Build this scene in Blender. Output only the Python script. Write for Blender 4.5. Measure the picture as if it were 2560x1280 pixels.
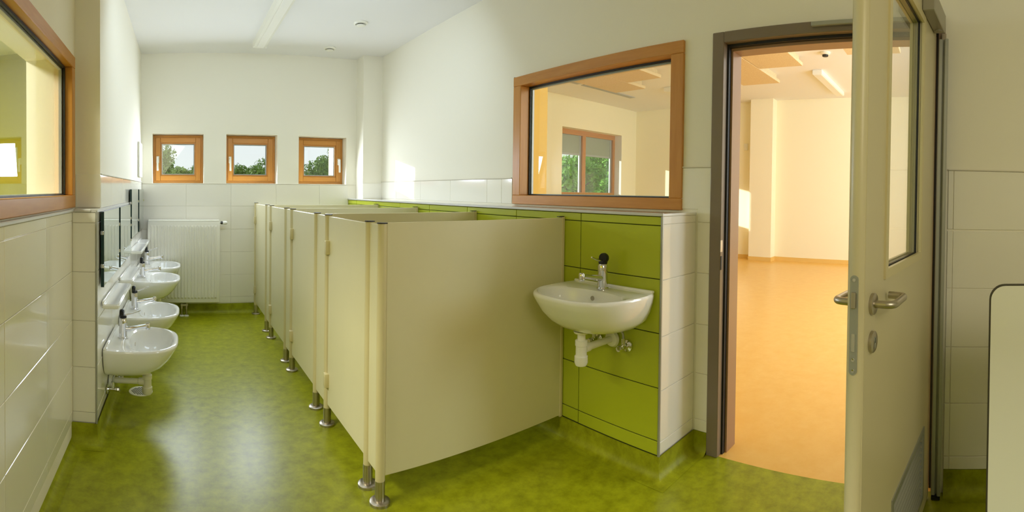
import bpy, bmesh, math, random
from mathutils import Vector, Matrix
random.seed(7)
for o in list(bpy.data.objects): bpy.data.objects.remove(o, do_unlink=True)
SC = bpy.context.scene
COL = SC.collection
PI = math.pi

# ------------------------------------------------------------------ camera
EYE = Vector((0, 0, 1.24))
F, YAW, Y0, PITCH, ROLL = 1225.94, 0.6824, 497.18, -0.0127, -0.0130
cd = bpy.data.cameras.new('camera'); cam = bpy.data.objects.new('camera', cd); COL.objects.link(cam)
SC.camera = cam
cd.type = 'PANO'; cd.panorama_type = 'CENTRAL_CYLINDRICAL'
cd.central_cylindrical_radius = 1.0
cd.central_cylindrical_range_u_min = -1280 / F
cd.central_cylindrical_range_u_max = 1280 / F
cd.central_cylindrical_range_v_min = -(1280 - Y0) / F
cd.central_cylindrical_range_v_max = Y0 / F
cd.clip_start = 0.02
Rz = Matrix.Rotation(-YAW, 3, 'Z'); Rp = Matrix.Rotation(PITCH, 3, 'X'); Rr = Matrix.Rotation(ROLL, 3, 'Y')
R = Rz @ Rp @ Rr
right, fwd, up = R @ Vector((1, 0, 0)), R @ Vector((0, 1, 0)), R @ Vector((0, 0, 1))
M = Matrix((right, up, -fwd)).transposed().to_4x4(); M.translation = EYE
cam.matrix_world = M

# ------------------------------------------------------------------ render look
SC.view_settings.view_transform = 'Standard'
SC.view_settings.look = 'None'
SC.view_settings.exposure = -0.1
SC.view_settings.gamma = 1.0
SC.view_settings.use_curve_mapping = False
SC.cycles.use_denoising = True
SC.cycles.max_bounces = 10
SC.cycles.diffuse_bounces = 6
SC.cycles.glossy_bounces = 6
SC.cycles.transparent_max_bounces = 16
SC.cycles.sample_clamp_indirect = 6
SC.cycles.caustics_reflective = False
SC.cycles.caustics_refractive = False

# ------------------------------------------------------------------ sky, sun, large lights
W = bpy.data.worlds.new('sky'); SC.world = W; W.use_nodes = True
nt = W.node_tree; bg = nt.nodes['Background']
tc = nt.nodes.new('ShaderNodeTexCoord'); sx = nt.nodes.new('ShaderNodeSeparateXYZ'); rp = nt.nodes.new('ShaderNodeValToRGB')
nt.links.new(tc.outputs['Generated'], sx.inputs[0]); nt.links.new(sx.outputs['Z'], rp.inputs[0]); nt.links.new(rp.outputs[0], bg.inputs[0])
rp.color_ramp.elements[0].position = 0.0; rp.color_ramp.elements[0].color = (0.92, 0.96, 0.95, 1)
rp.color_ramp.elements[1].position = 0.8; rp.color_ramp.elements[1].color = (0.66, 0.80, 1.0, 1)
bg.inputs[1].default_value = 1.15

def sun(name, direction, strength, angle, color=(1, 1, 1)):
    l = bpy.data.lights.new(name, 'SUN'); l.energy = strength; l.angle = angle; l.color = color
    o = bpy.data.objects.new(name, l); COL.objects.link(o)
    o.rotation_euler = Vector(direction).to_track_quat('-Z', 'Y').to_euler(); o.location = (-8, 18, 9)
    return o
def area(name, loc, direction, sx_, sy_, power, color=(1, 1, 1), portal=False, spread=PI):
    l = bpy.data.lights.new(name, 'AREA'); l.shape = 'RECTANGLE'; l.size = sx_; l.size_y = sy_; l.energy = power; l.color = color; l.spread = spread
    o = bpy.data.objects.new(name, l); COL.objects.link(o); o.location = loc
    o.rotation_euler = Vector(direction).to_track_quat('-Z', 'Y').to_euler()
    if portal: l.cycles.is_portal = True
    return o
sun('sun', (0.66, -1.0, -0.225), 7.0, math.radians(0.6), (1, 0.97, 0.93))
for x, pw in ((0.006, 10), (0.75, 11), (1.494, 7)):        # daylight entering by the three far windows
    area('window_daylight', (x, 4.915, 1.56), (-0.08, -1, -0.30), 0.38, 0.36, pw, (0.78, 0.87, 1.0))
area('aisle_fill', (0.72, 2.7, 2.45), (0.0, 1.0, -0.75), 1.5, 0.5, 14.5, (0.70, 0.84, 1.0))  # added fill light over the aisle, brightens the far end; no lamp there
area('back_fill', (-0.30, -1.2, 1.9), (1, 0.5, -0.75), 1.2, 0.9, 15, (1, 0.90, 0.68), spread=math.radians(150))  # added fill light behind the viewpoint, where the wall has no window
area('classroom_fill', (5.2, -2.2, 2.0), (0.62, 1, -0.02), 4.5, 2.2, 250, (0.78, 0.91, 1.0))  # added out-of-view area light that brightens the classroom

# ------------------------------------------------------------------ materials
def srgb(r, g, b):
    f = lambda c: (c / 255 / 12.92) if c / 255 <= 0.04045 else ((c / 255 + 0.055) / 1.055) ** 2.4
    return (f(r), f(g), f(b), 1)
def mat(name, col, rough=0.5, metal=0.0, spec=0.5, var=0.0, noise=None, bump=None, coat=0.0):
    """col: sRGB triple; var: per-object brightness variation; noise=(scale, col2, contrast); bump=(scale, strength)"""
    m = bpy.data.materials.new(name); m.use_nodes = True; t = m.node_tree; b = t.nodes['Principled BSDF']
    b.inputs['Base Color'].default_value = srgb(*col); b.inputs['Roughness'].default_value = rough
    b.inputs['Metallic'].default_value = metal; b.inputs['Specular IOR Level'].default_value = spec
    b.inputs['Coat Weight'].default_value = coat; b.inputs['Coat Roughness'].default_value = 0.05
    src = None
    if noise or bump:
        tc = t.nodes.new('ShaderNodeTexCoord')
    if noise:
        sc, c2, k = noise
        n = t.nodes.new('ShaderNodeTexNoise'); n.inputs['Detail'].default_value = 5; n.inputs['Roughness'].default_value = 0.68
        if isinstance(sc, tuple):
            mp = t.nodes.new('ShaderNodeMapping'); mp.inputs['Scale'].default_value = sc
            t.links.new(tc.outputs['Object'], mp.inputs[0]); t.links.new(mp.outputs[0], n.inputs['Vector']); n.inputs['Scale'].default_value = 1
        else:
            t.links.new(tc.outputs['Object'], n.inputs['Vector']); n.inputs['Scale'].default_value = sc
        r = t.nodes.new('ShaderNodeValToRGB'); r.color_ramp.elements[0].position = 0.5 - k; r.color_ramp.elements[1].position = 0.5 + k
        r.color_ramp.elements[0].color = srgb(*col); r.color_ramp.elements[1].color = srgb(*c2)
        t.links.new(n.outputs[0], r.inputs[0]); src = r.outputs[0]
    if var:
        oi = t.nodes.new('ShaderNodeObjectInfo'); mr = t.nodes.new('ShaderNodeMapRange')
        mr.inputs[3].default_value = 1 - var; mr.inputs[4].default_value = 1 + var
        t.links.new(oi.outputs['Random'], mr.inputs[0])
        hs = t.nodes.new('ShaderNodeHueSaturation'); t.links.new(mr.outputs[0], hs.inputs['Value'])
        if src: t.links.new(src, hs.inputs['Color'])
        else: hs.inputs['Color'].default_value = srgb(*col)
        src = hs.outputs[0]
    if src: t.links.new(src, b.inputs['Base Color'])
    if bump:
        n = t.nodes.new('ShaderNodeTexNoise'); n.inputs['Scale'].default_value = bump[0]; n.inputs['Detail'].default_value = 4
        t.links.new(tc.outputs['Object'], n.inputs['Vector'])
        bp = t.nodes.new('ShaderNodeBump'); bp.inputs['Strength'].default_value = bump[1]; bp.inputs['Distance'].default_value = 0.002
        t.links.new(n.outputs[0], bp.inputs['Height']); t.links.new(bp.outputs[0], b.inputs['Normal'])
    return m
def glass_mat(name, tint=(1, 1, 1), f0=0.05):
    """thin pane: see-through with Schlick reflection at each face"""
    m = bpy.data.materials.new(name); m.use_nodes = True; t = m.node_tree; t.nodes.clear(); N = t.nodes.new; L = t.links.new
    o = N('ShaderNodeOutputMaterial'); mx = N('ShaderNodeMixShader'); tr = N('ShaderNodeBsdfTransparent'); gl = N('ShaderNodeBsdfGlossy')
    g = N('ShaderNodeNewGeometry'); dt = N('ShaderNodeVectorMath'); dt.operation = 'DOT_PRODUCT'
    L(g.outputs['Incoming'], dt.inputs[0]); L(g.outputs['Normal'], dt.inputs[1])
    def mth(op, x, y=None):
        n = N('ShaderNodeMath'); n.operation = op
        for i, v in enumerate((x, y)):
            if v is None: continue
            if isinstance(v, (int, float)): n.inputs[i].default_value = v
            else: L(v, n.inputs[i])
        return n.outputs[0]
    c = mth('ABSOLUTE', dt.outputs['Value']); k = mth('POWER', mth('SUBTRACT', 1.0, c), 5.0)
    fr = mth('ADD', mth('MULTIPLY', k, 1 - f0), f0)
    tr.inputs[0].default_value = (*tint, 1); gl.inputs['Roughness'].default_value = 0.0
    L(fr, mx.inputs[0]); L(tr.outputs[0], mx.inputs[1]); L(gl.outputs[0], mx.inputs[2]); L(mx.outputs[0], o.inputs[0]); return m

PLASTER = mat('cream_plaster', (239, 235, 220), 0.85, spec=0.2, bump=(140, 0.12))
CEIL = mat('white_ceiling_paint', (240, 239, 238), 0.9, spec=0.15)
GROUT = mat('pale_grout', (222, 217, 202), 0.9, spec=0.1)
TILE = mat('white_glazed_tile', (240, 237, 226), 0.10, var=0.012, coat=0.3)
GTILE = mat('green_glazed_tile', (178, 188, 40), 0.28, var=0.03)
GGROUT = mat('dark_grout', (70, 78, 30), 0.9, spec=0.1)
LINO = mat('green_linoleum', (122, 126, 4), 0.32, spec=0.5, noise=(16.0, (170, 175, 26), 0.24), bump=(60, 0.05))
LINOC = mat('green_linoleum_cove', (122, 126, 4), 0.5, spec=0.3, noise=(16.0, (170, 175, 26), 0.24))
YLINO = mat('yellow_linoleum', (232, 178, 84), 0.30, spec=0.5, noise=(9.0, (240, 194, 108), 0.25))
TRIM = mat('pale_edge_profile', (205, 204, 200), 0.35, metal=0.3)
ALU = mat('aluminium_profile', (172, 174, 168), 0.40, metal=0.5)
PANEL = mat('cream_laminate', (223, 215, 176), 0.38, noise=(3.0, (227, 219, 181), 0.3))
PROFILE = mat('cream_profile', (216, 204, 158), 0.3)
DARK = mat('dark_cap', (44, 38, 36), 0.5)
STEEL = mat('brushed_steel', (190, 182, 168), 0.34, metal=1.0)
CHROME = mat('chrome', (225, 225, 228), 0.06, metal=1.0)
BLACK = mat('black_plastic', (18, 18, 20), 0.3)
CERAMIC = mat('white_ceramic', (244, 244, 240), 0.06, coat=0.5)
WPLASTIC = mat('white_plastic', (238, 236, 226), 0.35)
ENAMEL = mat('white_enamel', (240, 238, 226), 0.3)
WOOD = mat('orange_varnished_wood', (204, 146, 68), 0.33, noise=((3, 3, 40), (182, 120, 46), 0.3))
WOODV = mat('orange_varnished_wood_upright', (204, 146, 68), 0.33, noise=((40, 40, 3), (182, 120, 46), 0.3))
LINING = mat('steel_lining_yellow_lit', (164, 128, 98), 0.3)  # frame steel, with yellow light from the classroom put into its colour
GASKET = mat('black_gasket', (34, 34, 34), 0.5)
SPACER = mat('grey_spacer', (196, 198, 204), 0.4, metal=0.2)
GLASS = glass_mat('window_glass', (0.96, 0.98, 0.97))
GLASSG = glass_mat('interior_glass', (0.95, 0.97, 0.92), 0.045)
MIRROR = mat('mirror_silver', (226, 236, 232), 0.01, metal=1.0)
MIREDGE = mat('mirror_green_edge', (24, 52, 50), 0.15)
FRAME = mat('taupe_steel_frame', (126, 112, 96), 0.28, spec=0.5)
LEAF = mat('cream_door_lacquer', (214, 204, 168), 0.32)
CLOSER = mat('silver_closer', (168, 164, 150), 0.4, metal=0.5)
YWALL = mat('yellow_cream_paint', (250, 242, 212), 0.85, spec=0.2)
YDEEP = mat('deep_yellow_paint', (232, 194, 112), 0.8, spec=0.2)
WWOOL = mat('wood_wool_board', (234, 216, 178), 0.95, spec=0.05, noise=(60.0, (218, 194, 150), 0.2))
HPL = mat('off_white_laminate', (236, 236, 224), 0.35)
HPLEDGE = mat('dark_laminate_core', (70, 66, 52), 0.5)
BLIND = mat('grey_roller_blind', (176, 182, 168), 0.7)
OLIVE = mat('olive_paint', (180, 176, 66), 0.8, spec=0.2)
FOLI = [mat('foliage_mid', (98, 130, 52), 0.6, spec=0.2, noise=(1.3, (130, 160, 72), 0.2)),
        mat('foliage_light', (134, 158, 84), 0.6, spec=0.2, noise=(1.3, (160, 182, 104), 0.2)),
        mat('foliage_dark', (88, 146, 52), 0.6, spec=0.2, noise=(1.3, (150, 200, 80), 0.2))]
BARK = mat('bark', (84, 70, 56), 0.9)
GRASS = mat('lawn', (96, 120, 60), 0.95, spec=0.05, noise=(3.0, (116, 138, 70), 0.3))
RENDERW = mat('outside_render', (206, 202, 190), 0.9)

# ------------------------------------------------------------------ helpers
def link(name, me, m, parent=None, smooth=False):
    o = bpy.data.objects.new(name, me)
    if m is not None and not me.materials:
        for k in (m if isinstance(m, (list, tuple)) else [m]): me.materials.append(k)
    COL.objects.link(o)
    if parent is not None: o.parent = parent
    if smooth:
        for p in me.polygons: p.use_smooth = True
    return o
def ROOT(parent):
    while parent is not None and parent.parent is not None: parent = parent.parent
    return parent
def obj(name, bm, m, parent=None, smooth=False, local=False):
    """link a bmesh as one mesh object; coordinates are world ones unless local"""
    bmesh.ops.recalc_face_normals(bm, faces=bm.faces)
    me = bpy.data.meshes.new(name); bm.to_mesh(me); bm.free()
    if parent is not None and not local:
        r = ROOT(parent); me.transform(Matrix.Translation(-r.location))
    return link(name, me, m, parent, smooth)
def autosmooth(o, deg=40):
    me = o.data
    for p in me.polygons: p.use_smooth = True
    bm = bmesh.new(); bm.from_mesh(me)
    for e in bm.edges:
        if len(e.link_faces) == 2 and e.calc_face_angle(0) > math.radians(deg): e.smooth = False
    bm.to_mesh(me); bm.free(); return o
def thing(name, label, cat, loc=(0, 0, 0), group=None, rz=0):
    o = bpy.data.objects.new(name, None); COL.objects.link(o); o.location = loc; o.rotation_euler = (0, 0, rz); o.empty_display_size = 0.1
    o['label'] = label; o['category'] = cat
    if group: o['group'] = group
    return o
def tag(o, label=None, cat=None, group=None, kind=None):
    if label: o['label'] = label
    if cat: o['category'] = cat
    if group: o['group'] = group
    if kind: o['kind'] = kind
    return o
def structure(name, label, cat, loc=(0, 0, 0)):
    o = thing(name, label, cat, loc); o['kind'] = 'structure'; return o
def box(bm, x0, x1, y0, y1, z0, z1, bev=0.0, seg=1):
    vs = [bm.verts.new((x, y, z)) for x in (min(x0, x1), max(x0, x1)) for y in (min(y0, y1), max(y0, y1)) for z in (min(z0, z1), max(z0, z1))]
    fs = [(0, 1, 3, 2), (4, 6, 7, 5), (0, 4, 5, 1), (2, 3, 7, 6), (0, 2, 6, 4), (1, 5, 7, 3)]
    faces = [bm.faces.new([vs[i] for i in f]) for f in fs]
    if bev > 0:
        bmesh.ops.bevel(bm, geom=list({e for f in faces for e in f.edges}), offset=bev, segments=seg, affect='EDGES', profile=0.5)
    return bm
def B(*a, **k):
    return box(bmesh.new(), *a, **k)
def lathe(bm, prof, center=(0, 0, 0), axis='Z', n=24, cap=True):
    """prof: list of (r, h)"""
    c = Vector(center); rings = []
    def P(r, h, a):
        ca, sa = r * math.cos(a), r * math.sin(a)
        if axis == 'Z': return c + Vector((ca, sa, h))
        if axis == 'X': return c + Vector((h, ca, sa))
        return c + Vector((sa, h, ca))
    for r, h in prof:
        rings.append([bm.verts.new(P(max(r, 1e-5), h, 2 * PI * i / n)) for i in range(n)])
    for a, b in zip(rings, rings[1:]):
        for i in range(n): bm.faces.new((a[i], a[(i + 1) % n], b[(i + 1) % n], b[i]))
    if cap:
        bm.faces.new(rings[0][::-1]); bm.faces.new(rings[-1])
    return bm
def tube(bm, pts, r, n=12, cap=True):
    pts = [Vector(p) for p in pts]; rings = []
    rs = r if isinstance(r, (list, tuple)) else [r] * len(pts)
    prevu = None
    for i, p in enumerate(pts):
        d = (pts[min(i + 1, len(pts) - 1)] - pts[max(i - 1, 0)]).normalized()
        u = prevu - d * prevu.dot(d) if prevu is not None else d.orthogonal()
        if u.length < 1e-6: u = d.orthogonal()
        u.normalize(); v = d.cross(u); prevu = u
        rings.append([bm.verts.new(p + rs[i] * (math.cos(2 * PI * k / n) * u + math.sin(2 * PI * k / n) * v)) for k in range(n)])
    for a, b in zip(rings, rings[1:]):
        for k in range(n): bm.faces.new((a[k], a[(k + 1) % n], b[(k + 1) % n], b[k]))
    if cap:
        bm.faces.new(rings[0][::-1]); bm.faces.new(rings[-1])
    return bm
def bend(pts, rad, seg=6):
    """round the inner corners of a polyline"""
    pts = [Vector(p) for p in pts]; out = [pts[0]]
    for a, b, c in zip(pts, pts[1:], pts[2:]):
        d1, d2 = (a - b), (c - b); k = min(rad, d1.length * .49, d2.length * .49)
        p, q = b + d1.normalized() * k, b + d2.normalized() * k
        for i in range(seg + 1):
            t = i / seg; out.append((1 - t) ** 2 * p + 2 * t * (1 - t) * b + t * t * q)
    out.append(pts[-1]); return out
def prism(bm, poly, y0, y1, axis='Y'):
    """extrude a polygon given in the plane across the axis"""
    def P(a, b, h): return {'Y': (a, h, b), 'X': (h, a, b), 'Z': (a, b, h)}[axis]
    A = [bm.verts.new(P(a, b, y0)) for a, b in poly]; Bv = [bm.verts.new(P(a, b, y1)) for a, b in poly]
    bm.faces.new(A); bm.faces.new(Bv[::-1]); n = len(poly)
    for i in range(n): bm.faces.new((A[i], Bv[i], Bv[(i + 1) % n], A[(i + 1) % n]))
    return bm
def copy_tree(o, parent=None):
    c = o.copy(); COL.objects.link(c)
    if parent is not None: c.parent = parent
    for ch in list(o.children): copy_tree(ch, c)
    return c

# tiles: one shared mesh per size; local x = width, z = height, front faces -y
TM = {}
def tile_mesh(w, h, m, t=0.0045, ch=0.0016):
    key = (round(w, 3), round(h, 3), m.name)
    if key in TM: return TM[key]
    bm = bmesh.new()
    a = [bm.verts.new((sx_ * w / 2, 0, sz * h / 2)) for sx_, sz in ((-1, -1), (1, -1), (1, 1), (-1, 1))]
    b = [bm.verts.new((sx_ * w / 2, -t + ch, sz * h / 2)) for sx_, sz in ((-1, -1), (1, -1), (1, 1), (-1, 1))]
    c = [bm.verts.new((sx_ * (w / 2 - ch), -t, sz * (h / 2 - ch))) for sx_, sz in ((-1, -1), (1, -1), (1, 1), (-1, 1))]
    for i in range(4):
        j = (i + 1) % 4
        bm.faces.new((a[i], a[j], b[j], b[i])); bm.faces.new((b[i], b[j], c[j], c[i]))
    bm.faces.new(c); bm.faces.new(a[::-1])
    bmesh.ops.recalc_face_normals(bm, faces=bm.faces)
    me = bpy.data.meshes.new('tile'); bm.to_mesh(me); bm.free(); me.materials.append(m); TM[key] = me
    return me
def tiles(parent, p0, p1, us, zs, m, gap=0.0022):
    """tiles on the vertical plane from plan point p0 to p1 (room is on the right-hand side when walking p0->p1... normal = (dy,-dx)); us: joints along, zs: joint heights"""
    p0, p1 = Vector(p0), Vector(p1); d = (p1 - p0).normalized(); ang = math.atan2(d.y, d.x)
    for u0, u1 in zip(us, us[1:]):
        for z0, z1 in zip(zs, zs[1:]):
            w, h = u1 - u0 - gap, z1 - z0 - gap
            if w < 0.008 or h < 0.008: continue
            o = bpy.data.objects.new('tile', tile_mesh(w, h, m)); COL.objects.link(o); o.parent = parent
            c = p0 + d * ((u0 + u1) / 2)
            jit = random.uniform(-0.0006, 0.0006)
            o.location = (c.x + d.y * jit, c.y - d.x * jit, (z0 + z1) / 2)
            o.rotation_euler = (0, 0, ang)
def cove(name, pts, label, m=None, h=0.10, r=0.045):
    """coved linoleum skirting swept along plan points; room on the right-hand side of the path"""
    prof = [(0.003, h), (0.003, r)] + [(0.003 + r - r * math.cos(a), r - r * math.sin(a)) for a in [PI / 2 * i / 6 for i in range(1, 7)]]
    prof += [(0.003 + r + 0.02, 0.001), (0.0, -0.002), (0.0, h)]
    P = [Vector(p) for p in pts]; bm = bmesh.new(); rings = []
    for i, p in enumerate(P):
        n = []
        if i > 0: d = (P[i] - P[i - 1]).normalized(); n.append(Vector((d.y, -d.x)))
        if i < len(P) - 1: d = (P[i + 1] - P[i]).normalized(); n.append(Vector((d.y, -d.x)))
        if len(n) == 2:
            mm = (n[0] + n[1]); mm = mm / max(0.3, mm.dot(n[0]))
        else: mm = n[0]
        rings.append([bm.verts.new((p.x + mm.x * a, p.y + mm.y * a, z)) for a, z in prof])
    for a, b in zip(rings, rings[1:]):
        for k in range(len(prof) - 1): bm.faces.new((a[k], a[k + 1], b[k + 1], b[k]))
    o = obj(name, bm, m or LINOC); autosmooth(o, 50)
    return tag(o, label, 'skirting', kind='structure')

# ================================================================== STRUCTURE
XR, XG, YF, XL, YS = 2.08, 1.775, 4.9, -0.522, 2.34
CZ = 2.61
Z = [0.10, 0.156, 0.38, 0.618, 0.866, 1.11]
FZ = [0.106, 0.168, 0.391, 0.62, 0.848, 1.08, 1.302]

tag(obj('floor', B(-0.75, 2.085, -1.6, 5.2, -0.12, 0.0), LINO), 'mottled green linoleum floor of the washroom', 'floor', kind='structure')
# ceiling, laid very slightly out of level
bm = B(-0.75, 2.32, -1.6, 5.3, CZ, CZ + 0.15)
for v in bm.verts: v.co.z += 0.018 * (v.co.x - 0.5)
tag(obj('ceiling', bm, CEIL), 'plain white plastered washroom ceiling', 'ceiling', kind='structure')

# --- far wall with three openings
WIN = [(-0.250, 0.262), (0.489, 1.010), (1.235, 1.753)]
WZ0, WZ1 = 1.308, 1.802
wf = structure('wall_far', 'far cream wall with three small square windows over white tiles', 'wall')
bm = bmesh.new()
box(bm, -0.75, 2.4, YF, YF + 0.34, -0.1, WZ0); box(bm, -0.75, 2.4, YF, YF + 0.34, WZ1, 2.9)
xs = [-0.75] + [x for w in WIN for x in w] + [2.4]
for a, b in zip(xs[0::2], xs[1::2]): box(bm, a, b, YF, YF + 0.34, WZ0, WZ1)
obj('plaster', bm, PLASTER, wf)
tiles(wf, (-0.36, YF), (2.1, YF), [0.0, 0.448, 0.898, 1.36, 1.82, 2.135], FZ, TILE)
bm = B(1.865, 2.09, 4.70, YF, 1.15, 2.9); obj('column', bm, PLASTER, wf)
tiles(wf, (1.862, 4.70), (2.09, 4.70), [0.003, 0.215], [1.165, 1.32], TILE)
bm = B(-0.36, 1.86, YF - 0.009, YF - 0.001, 1.3022, 1.3055); obj('tile_edge', bm, GROUT, wf)

# --- right wall: window and door openings
wr = structure('wall_right', 'right cream wall holding the interior window and the doorway', 'wall')
DY0, DY1, DZ = 0.05, 1.035, 1.965
IW = (1.262, 2.528, 1.165, 1.992)   # interior window opening y0 y1 z0 z1
bm = bmesh.new(); X1 = XR + 0.145
box(bm, XR, X1, -1.75, DY0 - 0.02, -0.1, 2.9)
box(bm, XR, X1, DY0 - 0.02, DY1 + 0.02, DZ + 0.02, 2.9)
box(bm, XR, X1, DY1 + 0.02, IW[0], -0.1, 2.9)
box(bm, XR, X1, IW[0], IW[1], -0.1, IW[2]); box(bm, XR, X1, IW[0], IW[1], IW[3], 2.9)
box(bm, XR, X1, IW[1], 5.2, -0.1, 2.9)
obj('plaster', bm, PLASTER, wr)
T1 = 1.365
# tiles (faces -X: walk towards -y)
tiles(wr, (XR, 0.0), (XR, -1.6), [0.0, 0.024, 0.524, 1.024, 1.524], Z + [1.115, T1], TILE)
tiles(wr, (XR, 1.16), (XR, 1.05), [0.0, 0.075], Z + [1.19], TILE)
tiles(wr, (XR, 1.252), (XR, 1.05), [0.0, 0.167], [1.172, 1.375], TILE)
tiles(wr, (XR, 4.70), (XR, 2.5), [0.0, 0.36, 0.86, 1.36, 1.86, 2.03, 2.145], [1.165, 1.335], TILE)
obj('tile_edge', B(XR - 0.010, XR - 0.001, -1.6, 0.0, T1, T1 + 0.005), GROUT, wr)
obj('tile_edge', B(XR - 0.010, XR - 0.001, 2.56, 4.70, 1.335, 1.340), GROUT, wr)
obj('tile_edge', B(XR - 0.010, XR - 0.001, 1.085, 1.252, 1.375, 1.380), GROUT, wr)
obj('tile_edge', B(XR - 0.011, XR - 0.001, 1.249, 1.254, 1.172, 1.38), GROUT, wr)

# --- green half-height wall
GY0 = 1.165
wg = structure('wall_green', 'half-height installation wall clad in lime green tiles', 'wall')
obj('core', B(XG + 0.008, XR + 0.001, GY0 + 0.008, YF + 0.01, -0.1, 1.147), GGROUT, wg)
ys = [4.9] + [y for y in (4.648, 4.148, 3.648, 3.148, 2.648, 2.148, 1.648)] + [GY0 + 0.008]
tiles(wg, (XG + 0.008, YF), (XG + 0.008, GY0), [YF - y for y in ys], [0.10, 0.163, 0.395, 0.634, 0.871, 1.105, 1.145], GTILE, gap=0.004)
obj('end_core', B(XG + 0.010, XR + 0.001, GY0 + 0.0075, GY0 + 0.02, 0.09, 1.146), GROUT, wg)
tiles(wg, (XG + 0.010, GY0 + 0.008), (XR, GY0 + 0.008), [0.002, 0.292], Z + [1.145], TILE)
obj('cap_board', B(XG + 0.002, XR, GY0 + 0.002, YF, 1.146, 1.158, bev=0.002), CERAMIC, wg)
obj('edge_profile', B(XG - 0.003, XG + 0.012, GY0 - 0.003, YF, 1.146, 1.160, bev=0.002), TRIM, wg)
obj('corner_profile', B(XG - 0.002, XG + 0.009, GY0 - 0.002, GY0 + 0.008, 0.095, 1.147, bev=0.002), ALU, wg)

# --- left wall: near part with the interior window
LW = (0.25, 2.432, 1.152, 1.907)
wl = structure('wall_left', 'near left wall of large white tiles under an interior window', 'wall')
bm = bmesh.new()
box(bm, XL - 0.25, XL + 0.008, -1.6, YS + 0.12, -0.1, 1.13)
box(bm, XL - 0.25, XL, -1.6, LW[0], 1.13, 2.9)
box(bm, XL - 0.25, XL, LW[0], LW[1], LW[3], 2.9)
box(bm, XL - 0.25, XL, LW[0], LW[1], 1.13, LW[2]); box(bm, XL - 0.25, XL, LW[1], 2.50, 1.13, 2.9)
obj('plaster', bm, PLASTER, wl)
tiles(wl, (XL + 0.008, -1.6), (XL + 0.008, YS), [0.02, 0.52, 1.02, 1.52, 2.02, 2.494, 2.98, 3.466, 3.938], [0.10, 0.156, 0.377, 0.602, 0.842, 1.088, 1.132], TILE)
obj('edge_profile', B(XL - 0.02, XL + 0.02, -1.6, YS, 1.132, 1.146, bev=0.003), TRIM, wl)

# --- step wall and wash-basin wall (the latter slightly out of square)
SX0, SX1 = -0.388, -0.354            # x of the basin wall at YS and at YF
def xs_at(y): return SX0 + (SX1 - SX0) * (y - YS) / (YF - YS)
ws = structure('wall_step', 'short cream wall return facing the camera beside the left window', 'wall')
obj('core', B(XL - 0.05, SX0 - 0.009, YS + 0.009, YS + 0.13, -0.1, 1.132), GROUT, ws)
obj('plaster', B(XL - 0.25, -0.391, 2.462, 2.62, 1.10, 2.9), PLASTER, ws)
tiles(ws, (XL, YS + 0.009), (SX0, YS + 0.009), [0.010, SX0 - XL - 0.006], [0.10, 0.15, 0.372, 0.60, 0.84, 1.08, 1.132], TILE)
tiles(ws, (XL, 2.462), (-0.37, 2.462), [0.004, 0.134], [1.15, 1.322], TILE)
obj('ledge_profile', B(XL + 0.021, SX0 - 0.030, YS - 0.002, 2.455, 1.132, 1.146, bev=0.003), TRIM, ws)
obj('corner_profile', B(SX0 - 0.006, SX0 + 0.002, YS - 0.001, YS + 0.010, 0.095, 1.140, bev=0.002), ALU, ws)

wb = structure('wall_basins', 'white tiled wall carrying the row of washbasins and mirrors', 'wall')
bm = bmesh.new()
prism(bm, [(XL - 0.25, YS + 0.02), (SX0 - 0.008, YS + 0.012), (SX1 - 0.008, YF + 0.05), (XL - 0.25, YF + 0.05)], -0.1, 1.13, 'Z')
obj('core', bm, GROUT, wb)
bm = bmesh.new()
prism(bm, [(XL - 0.25, 2.50), (-0.395, 2.475), (SX1 - 0.009, YF + 0.05), (XL - 0.25, YF + 0.05)], 1.13, 2.9, 'Z')
obj('plaster', bm, PLASTER, wb)
dd = Vector((SX1 - SX0, YF - YS)).normalized(); LB = math.hypot(SX1 - SX0, YF - YS)
us = [0.012, 0.52, 1.02, 1.52, 2.02, LB - 0.008]
tiles(wb, (SX0 - 0.008, YS), (SX1 - 0.008, YF), us, [0.10, 0.15, 0.372, 0.60, 0.84, 1.08, 1.132], TILE)
tiles(wb, (SX0 - 0.008, YS), (SX1 - 0.008, YF), [0.135] + us[1:], [1.146, 1.318], TILE)
bm = bmesh.new(); prism(bm, [(SX0 - 0.03, YS + 0.002), (SX0 + 0.003, YS), (SX1 + 0.003, YF), (SX1 - 0.03, YF)], 1.132, 1.146, 'Z')
obj('edge_profile', bm, TRIM, wb)
bm = bmesh.new(); prism(bm, [(-0.400, 2.48), (-0.3845, 2.47), (SX1 + 0.001, YF), (SX1 - 0.012, YF)], 1.318, 1.323, 'Z')
obj('tile_edge', bm, GROUT, wb)

# --- back wall
tag(obj('wall_back', B(-0.75, 2.3, -1.75, -1.6, -0.1, 2.9), PLASTER), 'plain cream wall behind the viewpoint', 'wall', kind='structure')

# --- coved skirting
cove('baseboard_left', [(XL, -1.6), (XL, YS), (SX0, YS), (SX1, YF), (XG, YF)][0:4] + [(SX1, YF)], 'green linoleum coved skirting under the left tiles')
cove('baseboard_far', [(SX1, YF), (XG, YF)], 'green linoleum coved skirting under the far tiles')
cove('baseboard_right', [(XG, YF), (XG, GY0), (XR, GY0), (XR, 1.088)], 'green linoleum coved skirting around the green wall')
cove('baseboard_door', [(XR, -0.002), (XR, -1.6)], 'green linoleum coved skirting beside the door hinge')

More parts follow.
